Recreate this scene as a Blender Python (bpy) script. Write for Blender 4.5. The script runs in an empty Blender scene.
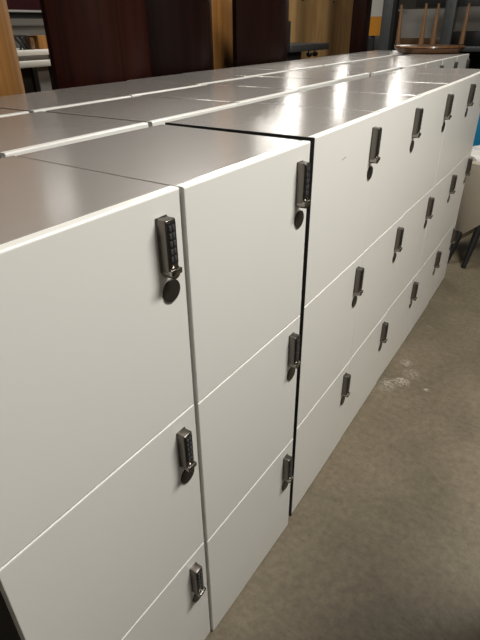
import bpy, bmesh, math, random
from mathutils import Vector, Matrix
random.seed(4)
S = bpy.context.scene
COL = S.collection

# ------------------------------------------------------------------ materials
def new_mat(name):
    m = bpy.data.materials.new(name); m.use_nodes = True
    nt = m.node_tree; b = nt.nodes['Principled BSDF']
    return m, nt, b
def simple(name, col, rough=.5, metal=0., coat=0., spec=.5, bump=0., bscale=200., var=0., vscale=6.):
    m, nt, b = new_mat(name)
    b.inputs['Base Color'].default_value = (*col, 1)
    b.inputs['Roughness'].default_value = rough
    b.inputs['Metallic'].default_value = metal
    b.inputs['Coat Weight'].default_value = coat
    b.inputs['Coat Roughness'].default_value = .12
    b.inputs['Specular IOR Level'].default_value = spec
    tc = nt.nodes.new('ShaderNodeTexCoord')
    if var:
        n = nt.nodes.new('ShaderNodeTexNoise'); n.inputs['Scale'].default_value = vscale; n.inputs['Detail'].default_value = 6
        nt.links.new(tc.outputs['Object'], n.inputs['Vector'])
        mx = nt.nodes.new('ShaderNodeMixRGB'); mx.blend_type = 'MIX'
        mx.inputs[1].default_value = (*[c*(1-var) for c in col], 1); mx.inputs[2].default_value = (*[min(1, c*(1+var)) for c in col], 1)
        nt.links.new(n.outputs['Fac'], mx.inputs[0]); nt.links.new(mx.outputs[0], b.inputs['Base Color'])
    if bump:
        n = nt.nodes.new('ShaderNodeTexNoise'); n.inputs['Scale'].default_value = bscale
        nt.links.new(tc.outputs['Object'], n.inputs['Vector'])
        bp = nt.nodes.new('ShaderNodeBump'); bp.inputs['Strength'].default_value = bump; bp.inputs['Distance'].default_value = .001
        nt.links.new(n.outputs['Fac'], bp.inputs['Height']); nt.links.new(bp.outputs[0], b.inputs['Normal'])
    return m
def wood(name, c1, c2, rough=.35, coat=.3, stretch=(14, 14, .7), scale=1.6):
    m, nt, b = new_mat(name)
    tc = nt.nodes.new('ShaderNodeTexCoord'); mp = nt.nodes.new('ShaderNodeMapping')
    mp.inputs['Scale'].default_value = stretch
    nt.links.new(tc.outputs['Object'], mp.inputs['Vector'])
    n = nt.nodes.new('ShaderNodeTexNoise'); n.inputs['Scale'].default_value = scale; n.inputs['Detail'].default_value = 8; n.inputs['Distortion'].default_value = .8
    nt.links.new(mp.outputs[0], n.inputs['Vector'])
    r = nt.nodes.new('ShaderNodeValToRGB')
    r.color_ramp.elements[0].position = .3; r.color_ramp.elements[0].color = (*c1, 1)
    r.color_ramp.elements[1].position = .7; r.color_ramp.elements[1].color = (*c2, 1)
    nt.links.new(n.outputs['Fac'], r.inputs[0]); nt.links.new(r.outputs[0], b.inputs['Base Color'])
    b.inputs['Roughness'].default_value = rough; b.inputs['Coat Weight'].default_value = coat; b.inputs['Coat Roughness'].default_value = .15
    if coat == 0: b.inputs['Specular IOR Level'].default_value = .16
    return m
def emit(name, col, s):
    m, nt, b = new_mat(name)
    b.inputs['Base Color'].default_value = (*col, 1)
    b.inputs['Emission Color'].default_value = (*col, 1); b.inputs['Emission Strength'].default_value = s
    return m
M = {}
M['door'] = simple('door_white', (.72, .715, .68), .38, bump=.04, bscale=500, var=.01)
M['edge'] = simple('edge_highlight', (.80, .79, .75), .3)  # lighter than the door: highlight on its top edges put into the colour
M['top'] = simple('top_grey', (.41, .385, .36), .2, metal=.35, bump=.03, bscale=700, var=.03, vscale=30)
M['side'] = simple('carcass_charcoal', (.02, .02, .022), .5)
M['gun'] = simple('gunmetal', (.16, .145, .13), .28, metal=1)
M['black'] = simple('keypad_black', (.012, .012, .013), .35)
M['button'] = simple('button_rubber', (.05, .05, .05), .5)
M['steel'] = simple('turned_steel', (.30, .28, .255), .22, metal=1)
M['disc'] = simple('disc_dark', (.045, .042, .038), .3, metal=.6)
M['cherry'] = wood('dark_cherry', (.014, .0032, .0024), (.032, .008, .005), .3, .0)
M['espresso'] = wood('espresso', (.007, .0025, .002), (.015, .005, .0035), .28, .0)
M['orange'] = wood('orange_maple', (.20, .09, .024), (.31, .15, .045), .4, .0)
M['birch'] = wood('honey_birch', (.36, .20, .075), (.55, .34, .15), .4, .0, stretch=(9, 9, .6))
M['teak'] = wood('teak', (.085, .043, .018), (.165, .09, .04), .35, .3, stretch=(20, 20, 2))
M['teakflat'] = wood('teak_top', (.10, .045, .017), (.18, .085, .033), .3, .4, stretch=(3, 20, 20))
M['white'] = simple('white_laminate', (.72, .69, .62), .35)
M['grey'] = simple('grey_paint', (.30, .29, .27), .5)
M['pgrey'] = simple('pale_grey', (.36, .34, .31), .5)
M['dgrey'] = simple('dark_grey_paint', (.035, .035, .034), .45)
M['slate'] = simple('slate_steel', (.075, .08, .08), .4, metal=.4)
M['blk'] = simple('matt_black', (.008, .008, .008), .5)
M['cream'] = simple('cream_fabric', (.40, .345, .27), .85, bump=.5, bscale=300, var=.08)
M['film'] = simple('plastic_wrap', (.75, .72, .68), .2, coat=.4)
M['blue'] = simple('blue_vinyl', (.01, .20, .38), .35, var=.2)
M['amber'] = simple('amber_card', (.85, .36, .03), .4)
M['paper'] = simple('paper', (.75, .74, .68), .6)
M['maroon'] = simple('maroon_panel', (.03, .007, .009), .3, coat=.3)
M['wall'] = simple('wall_plaster', (.34, .31, .27), .8, bump=.3, bscale=40, var=.08)
M['wallw'] = simple('wall_block', (.42, .40, .36), .8, var=.06)
M['ceil'] = simple('ceiling_deck', (.10, .095, .09), .8, var=.1)
M['walld'] = simple('wall_dark', (.07, .065, .06), .8, var=.1)
M['lamp'] = emit('lamp_diffuser', (1, .93, .8), 9.0)
# floor
def floor_mat():
    m, nt, b = new_mat('concrete'); L = nt.links
    tc = nt.nodes.new('ShaderNodeTexCoord')
    def noise(s, d=8, r=.6, dist=0.):
        n = nt.nodes.new('ShaderNodeTexNoise'); n.inputs['Scale'].default_value = s; n.inputs['Detail'].default_value = d
        n.inputs['Roughness'].default_value = r; n.inputs['Distortion'].default_value = dist
        L.new(tc.outputs['Object'], n.inputs['Vector']); return n
    n1 = noise(2.2, 8, .65, .4); n2 = noise(38, 10, .78); n3 = noise(160, 2)
    r = nt.nodes.new('ShaderNodeValToRGB')
    e = r.color_ramp.elements
    e[0].position = .25; e[0].color = (.104, .084, .055, 1); e[1].position = .72; e[1].color = (.208, .173, .118, 1)
    L.new(n1.outputs['Fac'], r.inputs[0])
    r2 = nt.nodes.new('ShaderNodeValToRGB'); e = r2.color_ramp.elements
    e[0].position = .33; e[0].color = (.66, .65, .64, 1); e[1].position = .66; e[1].color = (1.2, 1.19, 1.17, 1)
    L.new(n2.outputs['Fac'], r2.inputs[0])
    mu = nt.nodes.new('ShaderNodeMixRGB'); mu.blend_type = 'MULTIPLY'; mu.inputs[0].default_value = 1
    L.new(r.outputs[0], mu.inputs[1]); L.new(r2.outputs[0], mu.inputs[2])
    # thin scratches and hairline cracks
    vo = nt.nodes.new('ShaderNodeTexVoronoi'); vo.feature = 'DISTANCE_TO_EDGE'; vo.inputs['Scale'].default_value = 7
    nd = noise(5, 4); add = nt.nodes.new('ShaderNodeVectorMath'); add.operation = 'ADD'
    sc = nt.nodes.new('ShaderNodeVectorMath'); sc.operation = 'SCALE'; sc.inputs['Scale'].default_value = .5
    L.new(nd.outputs['Color'], sc.inputs[0]); L.new(tc.outputs['Object'], add.inputs[0]); L.new(sc.outputs[0], add.inputs[1]); L.new(add.outputs[0], vo.inputs['Vector'])
    lt = nt.nodes.new('ShaderNodeMath'); lt.operation = 'LESS_THAN'; lt.inputs[1].default_value = .006
    L.new(vo.outputs['Distance'], lt.inputs[0])
    mk = nt.nodes.new('ShaderNodeMath'); mk.operation = 'MULTIPLY'; mk.inputs[1].default_value = .16
    L.new(lt.outputs[0], mk.inputs[0])
    dk = nt.nodes.new('ShaderNodeMixRGB'); dk.inputs[2].default_value = (.05, .04, .028, 1)
    L.new(mk.outputs[0], dk.inputs[0]); L.new(mu.outputs[0], dk.inputs[1])
    last = dk.outputs[0]
    # fine directional scratches and small dark chips
    mp = nt.nodes.new('ShaderNodeMapping'); mp.inputs['Scale'].default_value = (6, 120, 1); mp.inputs['Rotation'].default_value = (0, 0, .6)
    L.new(tc.outputs['Object'], mp.inputs['Vector'])
    ns = nt.nodes.new('ShaderNodeTexNoise'); ns.inputs['Scale'].default_value = 1.5; ns.inputs['Detail'].default_value = 5; L.new(mp.outputs[0], ns.inputs['Vector'])
    rs = nt.nodes.new('ShaderNodeMapRange'); rs.inputs['From Min'].default_value = .6; rs.inputs['From Max'].default_value = .75; rs.inputs['To Max'].default_value = .28
    L.new(ns.outputs['Fac'], rs.inputs['Value'])
    ms = nt.nodes.new('ShaderNodeMixRGB'); ms.inputs[2].default_value = (.27, .24, .185, 1)
    L.new(rs.outputs[0], ms.inputs[0]); L.new(last, ms.inputs[1]); last = ms.outputs[0]
    vc = nt.nodes.new('ShaderNodeTexVoronoi'); vc.inputs['Scale'].default_value = 9; L.new(add.outputs[0], vc.inputs['Vector'])
    lc_ = nt.nodes.new('ShaderNodeMath'); lc_.operation = 'LESS_THAN'; lc_.inputs[1].default_value = .045; L.new(vc.outputs['Distance'], lc_.inputs[0])
    hf = nt.nodes.new('ShaderNodeMath'); hf.operation = 'MULTIPLY'; hf.inputs[1].default_value = .5; L.new(lc_.outputs[0], hf.inputs[0])
    mc = nt.nodes.new('ShaderNodeMixRGB'); mc.inputs[2].default_value = (.05, .042, .03, 1)
    L.new(hf.outputs[0], mc.inputs[0]); L.new(last, mc.inputs[1]); last = mc.outputs[0]
    # pale scuffed patches, each with its own place on the slab
    sep = nt.nodes.new('ShaderNodeSeparateXYZ'); L.new(tc.outputs['Object'], sep.inputs[0])
    nz = noise(30, 8, .85, 2.5)
    for (px, py, rx, ry, amt) in [(.10, 1.89, .045, .045, 1.), (.05, 1.83, .05, .07, .7), (.22, 1.89, .018, .014, .9), (.07, 2.06, .04, .04, .6), (.07, 2.48, .018, .02, .6), (.12, 1.98, .05, .05, .4)]:
        def lin(out, c, rr):
            a = nt.nodes.new('ShaderNodeMath'); a.operation = 'SUBTRACT'; a.inputs[1].default_value = c; L.new(out, a.inputs[0])
            d = nt.nodes.new('ShaderNodeMath'); d.operation = 'DIVIDE'; d.inputs[1].default_value = rr; L.new(a.outputs[0], d.inputs[0])
            q = nt.nodes.new('ShaderNodeMath'); q.operation = 'MULTIPLY'; L.new(d.outputs[0], q.inputs[0]); L.new(d.outputs[0], q.inputs[1]); return q.outputs[0]
        s = nt.nodes.new('ShaderNodeMath'); s.operation = 'ADD'; L.new(lin(sep.outputs[0], px, rx), s.inputs[0]); L.new(lin(sep.outputs[1], py, ry), s.inputs[1])
        mr = nt.nodes.new('ShaderNodeMapRange'); mr.inputs['From Min'].default_value = 1; mr.inputs['From Max'].default_value = 0; L.new(s.outputs[0], mr.inputs['Value'])
        ml = nt.nodes.new('ShaderNodeMath'); ml.operation = 'MULTIPLY'; L.new(mr.outputs[0], ml.inputs[0])
        cr = nt.nodes.new('ShaderNodeMapRange'); cr.inputs['From Min'].default_value = .49; cr.inputs['From Max'].default_value = .54; L.new(nz.outputs['Fac'], cr.inputs['Value'])
        L.new(cr.outputs[0], ml.inputs[1])
        am = nt.nodes.new('ShaderNodeMath'); am.operation = 'MULTIPLY'; am.inputs[1].default_value = amt; L.new(ml.outputs[0], am.inputs[0])
        mx = nt.nodes.new('ShaderNodeMixRGB'); mx.inputs[2].default_value = (.50, .46, .38, 1)
        L.new(am.outputs[0], mx.inputs[0]); L.new(last, mx.inputs[1]); last = mx.outputs[0]
    L.new(last, b.inputs['Base Color'])
    b.inputs['Roughness'].default_value = .55
    bp = nt.nodes.new('ShaderNodeBump'); bp.inputs['Strength'].default_value = .25; bp.inputs['Distance'].default_value = .002
    L.new(n3.outputs['Fac'], bp.inputs['Height']); L.new(bp.outputs[0], b.inputs['Normal'])
    return m
M['floor'] = floor_mat()

# ------------------------------------------------------------------ mesh helpers
def BM(): return bmesh.new()
def box(bm, x0, x1, y0, y1, z0, z1, bev=0., seg=2):
    t = bmesh.new(); bmesh.ops.create_cube(t, size=1)
    for v in t.verts: v.co = Vector(((x0+x1)/2+v.co.x*(x1-x0), (y0+y1)/2+v.co.y*(y1-y0), (z0+z1)/2+v.co.z*(z1-z0)))
    if bev: bmesh.ops.bevel(t, geom=t.edges[:], offset=bev, segments=seg, affect='EDGES', profile=.5)
    join(bm, t); return bm
def join(bm, t, mi=None):
    me = bpy.data.meshes.new('tmp'); t.to_mesh(me); t.free(); bm.from_mesh(me); bpy.data.meshes.remove(me)
def cyl(bm, a, b, r0, r1=None, n=24, bev=0.):
    r1 = r0 if r1 is None else r1
    a, b = Vector(a), Vector(b); d = b-a
    t = bmesh.new(); bmesh.ops.create_cone(t, cap_ends=True, segments=n, radius1=r0, radius2=r1, depth=d.length)
    if bev: bmesh.ops.bevel(t, geom=[e for e in t.edges if len(e.link_faces) == 2 and any(len(f.verts) > 4 for f in e.link_faces)], offset=bev, segments=2, affect='EDGES')
    mt = Matrix.Translation((a+b)/2) @ d.to_track_quat('Z', 'Y').to_matrix().to_4x4()
    bmesh.ops.transform(t, matrix=mt, verts=t.verts); join(bm, t); return bm
def prism(bm, prof, z0, z1):
    lo = [bm.verts.new((x, y, z0)) for x, y in prof]; hi = [bm.verts.new((x, y, z1)) for x, y in prof]
    n = len(prof)
    for i in range(n): bm.faces.new((lo[i], lo[(i+1) % n], hi[(i+1) % n], hi[i]))
    bm.faces.new(hi); bm.faces.new(lo[::-1]); bmesh.ops.recalc_face_normals(bm, faces=bm.faces)
    return bm
def obj(name, bm, mat, parent=None, smooth=True):
    me = bpy.data.meshes.new(name); bm.to_mesh(me); bm.free()
    for p in me.polygons: p.use_smooth = smooth
    me.materials.append(mat)
    if smooth: me.set_sharp_from_angle(angle=math.radians(35))
    o = bpy.data.objects.new(name, me); COL.objects.link(o)
    if parent: o.parent = parent
    return o
def tag(o, label, cat, group=None):
    o['label'] = label; o['category'] = cat
    if group: o['group'] = group
    return o
def thing(name, label, cat, loc=(0, 0, 0), rz=0, group=None):
    o = bpy.data.objects.new(name, None); COL.objects.link(o); o.location = loc; o.rotation_euler = (0, 0, rz)
    return tag(o, label, cat, group)
def struct(name, bm, mat):
    o = obj(name, bm, mat, smooth=False); o['kind'] = 'structure'; return o
def copy_tree(o, parent=None):
    c = o.copy(); COL.objects.link(c); c.parent = parent
    for ch in list(kids[o.name]) if o.name in kids else []: copy_tree(ch, c)
    return c
kids = {}

# ------------------------------------------------------------------ setting
X0, X1, Y0, Y1, ZC = -5.6, 3.2, -3.0, 13.0, 3.1
struct('floor', box(BM(), X0, X1, Y0, Y1, -.1, 0), M['floor'])
struct('ceiling', box(BM(), X0, X1, Y0, Y1, ZC, ZC+.1), M['ceil'])
struct('wall_left', box(BM(), X0-.1, X0, Y0, Y1, 0, ZC), M['wallw'])
struct('wall_right', box(BM(), X1, X1+.1, Y0, Y1, 0, ZC), M['wall'])
struct('wall_back', box(BM(), X0, X1, Y1, Y1+.1, 0, ZC), M['walld'])
struct('wall_front', box(BM(), X0, X1, Y0-.1, Y0, 0, ZC), M['wall'])
for n_, z in ((1, 1.53), (2, 1.36)):
    struct('trim_%d' % n_, box(BM(), X0, X0+.02, 2.0, 8.5, z, z+.012), M['grey'])

# ------------------------------------------------------------------ lockers
H, W, D, Z1, Z2 = 1.28, .434, .435, .843, .407
def door_slab(z0, z1):
    b = box(BM(), -.018, 0, .0012, W-.0012, z0, z1)
    top = [e for e in b.edges if all(abs(v.co.z-z1) < 1e-5 and abs(v.co.x) < 1e-5 for v in e.verts)]
    bmesh.ops.bevel(b, geom=top, offset=.0034, segments=3, affect='EDGES', profile=.5)
    rest = [e for e in b.edges if all(abs(v.co.x) < 1e-5 for v in e.verts) and len({round(v.co.y, 4) for v in e.verts}) == 1]
    bmesh.ops.bevel(b, geom=rest, offset=.001, segments=1, affect='EDGES')
    return b
def make_locker():
    t = thing('locker', 'x', 'locker')
    ks = []
    b = BM(); box(b, -D, -.021, .001, .0165, .0, H-.017); box(b, -D, -.021, W-.0165, W-.001, .0, H-.017)
    box(b, -D, -D+.008, .0165, W-.0165, .0, H-.017); box(b, -D+.008, -.022, .0165, W-.0165, .0, .016)
    for z in (Z1, Z2): box(b, -D+.008, -.023, .0165, W-.0165, z-.008, z+.008)
    ks.append(obj('carcass', b, M['side'], t, False))
    ks.append(obj('top_panel', box(BM(), -D, -.0195, .0, W, H-.017, H-.0004, .002), M['top'], t, False))
    for z0, z1 in ((Z1+.0015, H), (Z2+.0015, Z1-.0015), (.007, Z2-.0015)):
        d = obj('door', door_slab(z0, z1), M['door'], t, False)
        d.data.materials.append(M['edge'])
        for p in d.data.polygons:      # paler colour paints the light caught on the upper edge
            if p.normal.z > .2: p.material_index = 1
        ks.append(d); dk = []
        zt = z1-.035
        yl = .374; w = .0235; P = .021
        # cast lock body: slightly tapering bar with a back plate
        b = BM(); box(b, .0, P, yl, yl+w, zt-.088, zt, .003, 3); box(b, .0, .003, yl-.0008, yl+w+.0008, zt-.090, zt+.001, .001)
        dk.append(obj('lock_body', b, M['gun'], d))
        b = BM(); box(b, P-.001, P+.0012, yl+.0025, yl+w-.0025, zt-.074, zt-.004, .0005)
        dk.append(obj('keypad', b, M['black'], d))
        b = BM()
        for r in range(5):
            for c in range(2): box(b, P+.0012, P+.0026, yl+.0045+c*.0072, yl+.0098+c*.0072, zt-.0175-r*.0128, zt-.0085-r*.0128, .0006)
        dk.append(obj('key_buttons', b, M['button'], d))
        b = BM(); cyl(b, (.0, yl+w/2, zt-.090), (P+.003, yl+w/2, zt-.088), .0105, .0115, 24, .0015)
        box(b, P-.004, P+.006, yl-.001, yl+w+.001, zt-.092, zt-.082, .002)
        dk.append(obj('thumb_turn', b, M['steel'], d))
        b = BM(); cyl(b, (0, yl+.021, zt-.131), (.003, yl+.021, zt-.131), .0208, .02, 40)
        dk.append(obj('lock_disc', b, M['disc'], d))
        kids[d.name] = dk
    kids[t.name] = ks
    return t
proto = make_locker()
used = [False]
def place(x, y, th, label, group, dz=0, sy=1.):
    o = proto if not used[0] else copy_tree(proto)
    used[0] = True
    o.location = (x, y, dz); o.rotation_euler = (0, 0, th); o.scale = (1, sy, 1)
    o['label'] = label; o['group'] = group
    return o
R1 = [(-.0121, -.0, -.028, 'white three-door locker nearest the camera, cut by the left edge of the photo'),
      (.0072, .4424, -.0250, 'white three-door locker second in the front row, left of the wide black gap'),
      (.0086, .9160, .0035, 'white three-door locker right of the wide black gap, small scuff on its top door'),
      (.0052, 1.3666, .0060, 'white three-door locker fourth in the front row, beside the scuffed one'),
      (-.0005, 1.8094, -.0020, 'white three-door locker fifth in the front row, middle of the aisle side'),
      (.0003, 2.2828, .0060, 'white three-door locker sixth in the front row, next to the row end'),
      (-.0060, 2.754, .0140, 'white three-door locker closing the far end of the front row, beside cream chair')]
for k, (x, y, th, lb) in enumerate(R1):
    nxt = R1[k+1][1] if k+1 < len(R1) else y+.436
    place(x, y, th, lb, 'lockers of the front row', 0, (1.0155, 1., 0)[k] if k < 2 else (nxt-y-.0035)/W)
ordn = ['first', 'second', 'third', 'fourth', 'fifth', 'sixth', 'seventh', 'eighth', 'ninth', 'tenth', 'eleventh']
off2 = [0, 0, 0, -.012, -.035, -.05, -.03, .0, .0, .0, .0]
for i in range(11):
    where = ('behind the %s front-row locker' % ordn[i]) if i < 7 else ['first showing its front past the front row', 'second showing its front past the front row',
             'third showing its front past the front row', 'at the far end, under the upturned table'][i-7]
    place(-.462-(.008 if i == 0 else 0)+off2[i], .004+.4475*i, 0, 'white grey-topped second-row locker, ' + where, 'lockers of the second row')
off3 = [0, 0, -.012, -.038, -.052, -.052, -.045, -.045, -.05, -.06, -.07]
for i in range(11):
    place(-.926+off3[i], .43+.4485*i, 0, 'white locker with grey top in the rearmost row, %s from its left end' % ordn[i], 'lockers of the rearmost row')

# small scuff on the third locker's upper door
b = BM(); box(b, 0, .0004, 0, .026, 0, .0022)
SCUFF = obj('scuff_mark', b, M['grey'])
for o in COL.objects:
    if o.get('label') == R1[2][3]:
        third = o
dr = [c for c in third.children if c.name.startswith('door')]
dr.sort(key=lambda o: -max(v.co.z for v in o.data.vertices))
SCUFF.parent = dr[0]; SCUFF.location = (.0001, .17, 1.195); SCUFF.rotation_euler = (math.radians(8), 0, 0)

# black end panel on the side of the third locker, facing the gap
obj('side_panel', box(BM(), -D, .0008, -.004, -.0002, 0, H, .0005), M['blk'], third)['label'] = 'black side panel'

# ------------------------------------------------------------------ curved panels behind the lockers
def curved(name, p0, p1, bulge, h, th, mat, label, cat='panel', group=None, n=28, z0=0.):
    p0, p1 = Vector(p0), Vector(p1); ch = (p1-p0); L_ = ch.length; u = ch.normalized(); nrm = Vector((u.y, -u.x))
    out, inn = [], []
    for i in range(n+1):
        s = i/n; q = p0+u*(L_*s); k = bulge*math.sin(math.pi*s)**.8
        out.append((q+nrm*k)[:]); inn.append((q+nrm*(k-th))[:])
    b = BM(); prism(b, out+inn[::-1], z0, h)
    o = obj(name, b, mat); return tag(o, label, cat, group)
G = 'curved veneered panels standing behind the lockers'
curved('curved_panel', (-1.50, .70), (-1.63, 1.37), .13, 2.15, .03, M['orange'], 'curved orange-brown wooden panel at the far left behind the lockers', group=G)
curved('curved_panel', (-1.60, 1.535), (-1.58, 2.16), .15, 2.15, .03, M['cherry'], 'dark reddish-brown glossy curved panel, left one of the dark three', group=G)
curved('curved_panel', (-1.65, 2.165), (-1.62, 2.80), .15, 2.15, .03, M['espresso'], 'almost black glossy curved panel, middle of the dark three', group=G)
curved('curved_panel', (-1.78, 2.82), (-1.86, 3.48), .04, 2.15, .03, M['orange'], 'narrow orange-brown curved panel between two dark curved panels', group=G)
dp = curved('curved_panel', (-1.60, 3.06), (-1.70, 3.93), .14, 1.74, .03, M['espresso'], 'dark curved panel beside the honey-coloured wavy board', group=G)
obj('recess_plate', box(BM(), -1.64, -1.595, 3.73, 3.82, 1.32, 1.53, .003), M['blk'], dp)
# wavy honey board
prof = []; N = 50
for i in range(N+1):
    s = i/N; y = 5.15+1.95*s; prof.append((-2.36+.02*s+.035*math.sin(s*math.pi*5), y))
back = [(x-.03, y) for x, y in prof][::-1]
board = thing('wavy_board', 'tall honey-coloured wavy wooden board with two small screw holes', 'board', (-2.4, 6.0, 0))
o = obj('board_panel', prism(BM(), prof+back, 0, 1.80), M['birch'], board); o.matrix_parent_inverse = Matrix.Translation((2.4, -6.0, 0))
for y in (5.45, 6.25):
    x = -2.30+.02*.5
    o = obj('screw_hole', cyl(BM(), (-2.40, y, 1.735), (-2.318, y, 1.735), .011, n=12), M['blk'], board); o.matrix_parent_inverse = Matrix.Translation((2.4, -6.0, 0))

# black slab shelf with chrome fittings before the board
sh = thing('equipment_shelf', 'low black slab shelf with two chrome knobs in front of the honey-coloured board', 'shelf', (-1.9, 4.6, 0))
def pp(name, bm, mat, par, loc):
    o = obj(name, bm, mat, par); o.matrix_parent_inverse = Matrix.Translation(-Vector(loc)); return o
lc = (-1.9, 4.6, 0)
pp('shelf_top', box(BM(), -2.1, -1.70, 4.05, 4.80, 1.305, 1.358, .004), M['dgrey'], sh, lc)
pp('shelf_body', box(BM(), -2.05, -1.76, 4.05, 4.35, 0, 1.304, .004), M['blk'], sh, lc)
for y in (4.44, 4.56):
    b = BM(); cyl(b, (-1.73, y, 1.304), (-1.73, y, 1.285), .012); cyl(b, (-1.73, y, 1.29), (-1.73, y, 1.255), .03, .024, 24, .006)
    pp('knob', b, M['steel'], sh, lc)
pp('side_post', box(BM(), -2.05, -2.0, 4.68, 4.78, .0, 1.304), M['blk'], sh, lc)

# ------------------------------------------------------------------ gap at left: desks, wall shelf
dk = thing('stacked_desk', 'white-topped desk stack seen between the orange and dark curved panels', 'desk', (-3.1, 2.5, 0))
lc = (-3.1, 2.5, 0)
pp('upper_top', box(BM(), -3.5, -2.9, 1.9, 3.3, 1.335, 1.365, .003), M['white'], dk, lc)
pp('spacer', box(BM(), -3.45, -3.0, 2.58, 3.1, 1.303, 1.334), M['dgrey'], dk, lc)
pp('rail', box(BM(), -3.45, -2.94, 1.95, 2.57, 1.303, 1.334), M['grey'], dk, lc)
pp('lower_top', box(BM(), -3.5, -2.86, 1.9, 3.3, 1.262, 1.302, .004), M['white'], dk, lc)
pp('pedestal', box(BM(), -3.45, -2.95, 1.9, 2.40, 0, 1.261), M['dgrey'], dk, lc)
pp('leg', box(BM(), -2.95, -2.90, 2.42, 2.52, 0, 1.261), M['grey'], dk, lc)
pp('pedestal', box(BM(), -3.45, -2.95, 2.54, 3.2, 0, 1.261), M['blk'], dk, lc)
# small things on the desk
tr = thing('tripod_rack', 'small dark folded metal rack on the white desk top', 'rack', (-3.1, 2.47, 1.365))
b = BM(); cyl(b, (0, -.05, .09), (0, .04, .0), .012, n=8); cyl(b, (0, .0, .09), (0, .07, .0), .012, n=8); cyl(b, (0, .05, .085), (0, -.01, .0), .008, n=8); box(b, -.01, .01, -.06, .06, .082, .094)
obj('rack_frame', b, M['blk'], tr)
tag(obj('wooden_box', box(BM(), -3.2, -3.06, 2.60, 2.70, 1.366, 1.455, .003), M['orange']), 'small orange wooden box on the white desk top', 'box')
tag(obj('wooden_block', box(BM(), -3.16, -3.06, 2.53, 2.565, 1.366, 1.44, .003), M['teak']), 'small dark wooden block beside the orange wooden box', 'block')
tag(obj('notice_board', box(BM(), -5.6, -5.57, 3.2, 4.45, 1.21, 1.45, .003), M['grey']), 'pale speckled board on the left wall behind the desk stack', 'board')
hd = thing('hanging_cabinet', 'dark maroon cabinet high up between the curved panels, with a metal edge', 'cabinet', (-4.0, 3.0, 0))
lc = (-4.0, 3.0, 0)
pp('cabinet_body', box(BM(), -4.4, -4.0, 2.4, 4.4, 1.645, 2.4, .003), M['maroon'], hd, lc)
pp('metal_edge', box(BM(), -4.02, -3.985, 2.4, 4.4, 1.628, 1.644, .002), M['grey'], hd, lc)
pp('under_shelf', box(BM(), -4.4, -4.03, 2.4, 4.4, 1.585, 1.627), M['blk'], hd, lc)
pp('side_panel', box(BM(), -4.4, -4.03, 4.41, 4.45, 0, 2.4), M['maroon'], hd, lc)

# ------------------------------------------------------------------ background right: posts, rack, cabinet
tag(obj('timber_post', box(BM(), -1.68, -1.54, 5.25, 5.39, 0, 2.6, .004), M['espresso']), 'dark upright post right of the honey-coloured board', 'post')
cb = thing('steel_cabinet', 'dark grey steel cabinet behind the dark post', 'cabinet', (-2.2, 7.2, 0)); lc = (-2.2, 7.2, 0)
pp('cabinet_body', box(BM(), -2.75, -1.9, 7.15, 7.6, 0, 1.66, .006), M['slate'], cb, lc)
pp('drawer_front', box(BM(), -2.45, -1.92, 7.13, 7.149, .7, 1.34, .003), M['dgrey'], cb, lc)
b = BM(); cyl(b, (-2.25, 6.85, 1.70), (-1.75, 6.88, 1.715), .014, n=12); cyl(b, (-2.2, 6.86, 1.70), (-2.2, 6.86, 1.9), .01, n=12)
cyl(b, (-2.0, 6.88, 1.71), (-2.2, 6.95, 1.55), .012, n=10)
rk = obj('clothes_rail', b, M['steel']); tag(rk, 'thin metal rail above the dark grey steel cabinet', 'rail')
sg = thing('upright_sign', 'narrow upright sign, pale above and amber below, beside the grey rack post', 'sign', (-1.9, 6.7, 0)); lc = (-1.9, 6.7, 0)
pp('pale_section', box(BM(), -2.02, -1.83, 6.66, 6.68, 1.585, 1.95), M['paper'], sg, lc)
pp('amber_section', box(BM(), -2.02, -1.85, 6.655, 6.68, 1.385, 1.584), M['amber'], sg, lc)
pp('sign_stand', box(BM(), -1.99, -1.95, 6.69, 6.72, 0, 1.95), M['dgrey'], sg, lc)
tag(obj('wooden_crate', box(BM(), -1.98, -1.88, 6.2, 6.3, 0, 1.35, .003), M['teak']), 'small brown wooden upright beside the dark post', 'crate')
bpy.data.objects['wooden_crate'].name = 'wooden_upright'
# pallet rack
rkk = thing('storage_rack', 'tall dark steel storage rack with grey posts behind the upturned table', 'rack', (-1.0, 6.0, 0)); lc = (-1.0, 6.0, 0)
def upright(x, y):
    b = BM(); box(b, x-.055, x+.055, y, y+.08, 0, 2.7, .004)
    for k in range(26): box(b, x-.012, x+.012, y-.0015, y+.002, .15+k*.1, .19+k*.1)
    pp('rack_post', b, M['slate'], rkk, lc)
upright(-1.57, 5.95); upright(-1.02, 6.35)
pp('post_edge', box(BM(), -1.512, -1.48, 5.96, 6.04, 0, 2.7), M['blk'], rkk, lc)
pp('rack_beam', box(BM(), -1.44, .9, 6.5, 6.58, 1.66, 1.80, .004), M['dgrey'], rkk, lc)
pp('rack_beam', box(BM(), -.96, .9, 6.42, 6.5, 1.235, 1.285, .004), M['slate'], rkk, lc)
pp('rack_deck', box(BM(), -1.86, .9, 6.6, 7.4, 1.24, 1.27), M['dgrey'], rkk, lc)
pp('rack_back', box(BM(), -1.86, .9, 7.4, 7.42, 0, 1.235), M['blk'], rkk, lc)
pp('rack_shelf', box(BM(), -.84, .9, 6.52, 7.38, .86, .90), M['blk'], rkk, lc)
tag(obj('leaning_board', box(BM(), -1.80, -1.22, 7.1, 7.13, 1.272, 1.66, .003), M['pgrey']), 'large pale grey panel leaning behind the upturned table legs', 'panel')
tag(obj('leaning_board', box(BM(), -1.10, .6, 7.1, 7.13, 1.272, 1.70, .003), M['pgrey']), 'pale grey panel at the upper right corner behind the rack', 'panel')
tag(obj('storage_carton', box(BM(), -1.04, .5, 6.75, 7.05, 1.271, 1.425, .003), M['blk']), 'long black carton on the rack at the right edge', 'carton')
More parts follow.
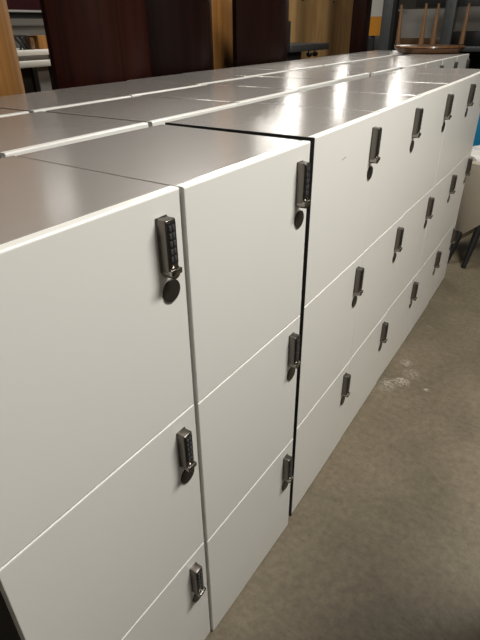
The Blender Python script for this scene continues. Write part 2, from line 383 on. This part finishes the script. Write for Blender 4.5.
tag(obj('wooden_tray', box(BM(), -1.60, -1.10, 6.62, 6.74, 1.271, 1.36, .004), M['teak']), 'low wooden tray behind the upturned table', 'tray')
tag(obj('wooden_block', box(BM(), -1.12, -.98, 6.3, 6.45, 1.0, 1.1, .004), M['teakflat']), 'x', 'block')
bpy.data.objects.remove(bpy.data.objects['wooden_block.001'])

# ------------------------------------------------------------------ upturned round table on the lockers
tx, ty = -.815, 4.95
tb = thing('upturned_table', 'round wooden table lying upside down on the far lockers, four tapered legs up', 'table', (tx, ty, H))
b = BM(); cyl(b, (0, 0, .004), (0, 0, .045), .26, .30, 64, .006); cyl(b, (0, 0, .045), (0, 0, .058), .30, .297, 64, .003)
obj('tabletop', b, M['teakflat'], tb)
for (ox, oy) in ((-.265, -.06), (-.01, -.24), (.05, -.10), (.25, .06)):
    b = BM(); cyl(b, (ox, oy, .066), (ox*1.03, oy*1.03, .36), .022, .009, 16, .002)
    cyl(b, (ox*1.03, oy*1.03, .358), (ox*1.03, oy*1.03, .366), .010, n=16)
    obj('leg', b, M['teak'], tb)

# ------------------------------------------------------------------ cream chair at the end of the row
ch = thing('tub_chair', 'cream upholstered tub chair on black legs past the end of the lockers', 'chair', (.17, 3.76, 0))
def loft(rings):
    b = BM(); vs = [[b.verts.new(p) for p in r] for r in rings]; n = len(rings[0])
    for i in range(len(rings)-1):
        for j in range(n): b.faces.new((vs[i][j], vs[i][(j+1) % n], vs[i+1][(j+1) % n], vs[i+1][j]))
    b.faces.new(vs[0][::-1]); b.faces.new(vs[-1]); bmesh.ops.recalc_face_normals(b, faces=b.faces); return b
def ring(cx, cy, rx, ry, z, tilt=0., n=32, e=.75):
    out = []
    for k in range(n):
        a = 2*math.pi*k/n; c, s = math.cos(a), math.sin(a)
        x = cx+rx*math.copysign(abs(c)**e, c); y = cy+ry*math.copysign(abs(s)**e, s)
        out.append((x, y, z+tilt*(x-cx)))
    return out
# outer shell, low at the back (towards the lockers) and rising to the front
shell = loft([ring(-.03, 0, .20, .20, .31, 1.05), ring(-.02, 0, .26, .27, .36, .95), ring(0, 0, .305, .30, .46, .45), ring(0, 0, .315, .31, .62, .1),
              ring(0, 0, .30, .30, .70, 0), ring(0, 0, .27, .27, .72, 0), ring(0.02, 0, .23, .22, .70, 0), ring(.03, 0, .21, .20, .47, 0), ring(.03, 0, .02, .02, .46, 0)])
obj('shell', shell, M['cream'], ch)
sb = loft([ring(.05, 0, .19, .19, .465), ring(.05, 0, .20, .20, .49), ring(.05, 0, .195, .195, .53), ring(.05, 0, .16, .16, .545)])
obj('seat_cushion', sb, M['cream'], ch)
for fx, fy, ux, uy, uz in ((-.235, -.30, -.20, -.22, .22), (-.11, -.33, -.07, -.22, .36), (.22, -.02, .19, .0, .50), (-.05, .30, -.03, .22, .36)):
    obj('leg', cyl(BM(), (fx, fy, 0), (ux, uy, uz), .017, .028, 12), M['blk'], ch)
# plastic wrap draped over the chair back
N = 22; b = BM(); vs = []
for i in range(N+1):
    row = []
    for j in range(9):
        a = math.radians(120+130*i/N); t_ = j/8
        r = .30 + (.04*math.sin(t_*math.pi)) - .09*(1-t_) + random.uniform(-.008, .008)
        z = .745 - .11*t_**2 + random.uniform(-.008, .008)
        row.append(b.verts.new((r*math.cos(a)*1.02, r*math.sin(a), z)))
    vs.append(row)
for i in range(N):
    for j in range(8): b.faces.new((vs[i][j], vs[i+1][j], vs[i+1][j+1], vs[i][j+1]))
bmesh.ops.recalc_face_normals(b, faces=b.faces)
bmesh.ops.solidify(b, geom=b.faces[:], thickness=.004)
wr = obj('plastic_wrap', b, M['film']); wr.location = (.17, 3.76, .01)
tag(wr, 'crumpled clear white plastic wrap over the cream chair', 'wrap')
# blue chairs further back
def blue(x, y, label, z0=.0):
    t = thing('blue_chair', label, 'chair', (x, y, z0), math.pi/2, None)
    b = box(BM(), -.30, .30, -.28, .28, .42, .54, .03, 3); obj('seat', b, M['blue'], t)
    b = box(BM(), -.30, -.22, -.28, .28, .56, .97, .03, 3); obj('backrest', b, M['blue'], t)
    for sx in (-1, 1):
        for sy in (-1, 1): obj('leg', cyl(BM(), (sx*.24, sy*.22, 0), (sx*.24, sy*.22, .42), .015, n=12), M['blk'], t)
    return t
blue(-.06, 4.8, 'blue chair standing behind the plastic-wrapped cream chair')

# ------------------------------------------------------------------ ceiling lights
def lamp(x, y, along_y, power, label, sz=(1.2, .3), z=None):
    t = thing('ceiling_light', label, 'ceiling light', (x, y, z or ZC), (math.radians(114) if z else math.pi/2), 'ceiling lights of the warehouse')
    b = BM(); box(b, -sz[0]/2-.03, sz[0]/2+.03, -sz[1]/2-.03, sz[1]/2+.03, -.07, -.012, .004)
    obj('housing', b, M['white'], t)
    if z:
        for k in (-1, 1): obj('hanger_rod', cyl(BM(), (k*sz[0]*.35, 0, -.012), (k*sz[0]*.35, 0, ZC-z), .006, n=8), M['grey'], t)
    L = bpy.data.lights.new('lamp_glow', 'AREA'); L.shape = 'RECTANGLE'; L.size, L.size_y = sz; L.energy = power; L.color = (1, .965, .90)
    o = bpy.data.objects.new('lamp_glow', L); COL.objects.link(o); o.parent = t; o.location = (0, 0, -.08)
    return t
lamp(1.2, 1.15, True, 50, 'ceiling light over the aisle beside the nearest lockers')
lamp(1.6, -1.6, True, 6, 'ceiling light over the aisle behind the camera')
lamp(.9, 5.0, True, 9, 'added ceiling light past the cream chair, brightening the far second-row fronts')  # put here to brighten the far second-row locker fronts
lamp(-4.9, 4.1, True, 4, 'ceiling light by the left wall over the desk stack')
lamp(-2.3, 3.3, True, 22, 'added ceiling light above the curved panels, brightening desks and board')  # unseen fill lamp, added to light the panels, desks and honey board
lamp(-.7, 3.4, True, 16, 'added ceiling light over the locker rows, brightening the background')  # extra lamp added to lift the background and upturned table
lamp(-4.28, 8.6, True, 34, 'hanging light beyond the honey-coloured board', (2.4, .7), 2.75)
lamp(-3.47, 9.7, True, 20, 'hanging light beyond the dark grey steel cabinet', (2.4, .4), 2.36)
lamp(-2.62, 9.7, True, 16, 'hanging light beyond the storage rack', (2.4, .4), 2.36)

# ------------------------------------------------------------------ unseen cabinet added beyond the right edge to shade the floor corner
fc = thing('shade_cabinet', 'unseen dark grey five-drawer cabinet added across the aisle to shade the floor', 'cabinet', (.74, .26, 0))
obj('cabinet_body', box(BM(), .012, .50, 0, .76, 0, 1.75, .004), M['dgrey'], fc)
for k in range(5):
    d = obj('drawer', box(BM(), -.006, .012, .015, .745, .05+k*.335, .375+k*.335, .003), M['dgrey'], fc)
    obj('handle', box(BM(), -.022, -.006, .29, .45, .28+k*.335, .295+k*.335, .004), M['steel'], d)

# ------------------------------------------------------------------ world and camera
w = bpy.data.worlds.new('world'); S.world = w; w.use_nodes = True
w.node_tree.nodes['Background'].inputs[0].default_value = (.9, .9, 1, 1); w.node_tree.nodes['Background'].inputs[1].default_value = .02
cam = bpy.data.cameras.new('camera'); co = bpy.data.objects.new('camera', cam); COL.objects.link(co); S.camera = co
F_PX, PI_, RO, YA = 502.11, .5291, -.0113, -.5786
fw = Vector((math.sin(YA)*math.cos(PI_), math.cos(YA)*math.cos(PI_), -math.sin(PI_)))
r = Vector((math.cos(YA), -math.sin(YA), 0)); u = r.cross(fw)
r2 = r*math.cos(RO)+u*math.sin(RO); u2 = -r*math.sin(RO)+u*math.cos(RO)
m = Matrix((r2, u2, -fw)).transposed().to_4x4(); m.translation = Vector((.5114, -.1712, 1.4983))
co.matrix_world = m
cam.sensor_fit = 'VERTICAL'; cam.sensor_height = 24; cam.lens = F_PX*24/640; cam.clip_start = .02
S.view_settings.view_transform = 'Standard'; S.view_settings.look = 'None'; S.view_settings.gamma = 1
S.view_settings.exposure = 1.05
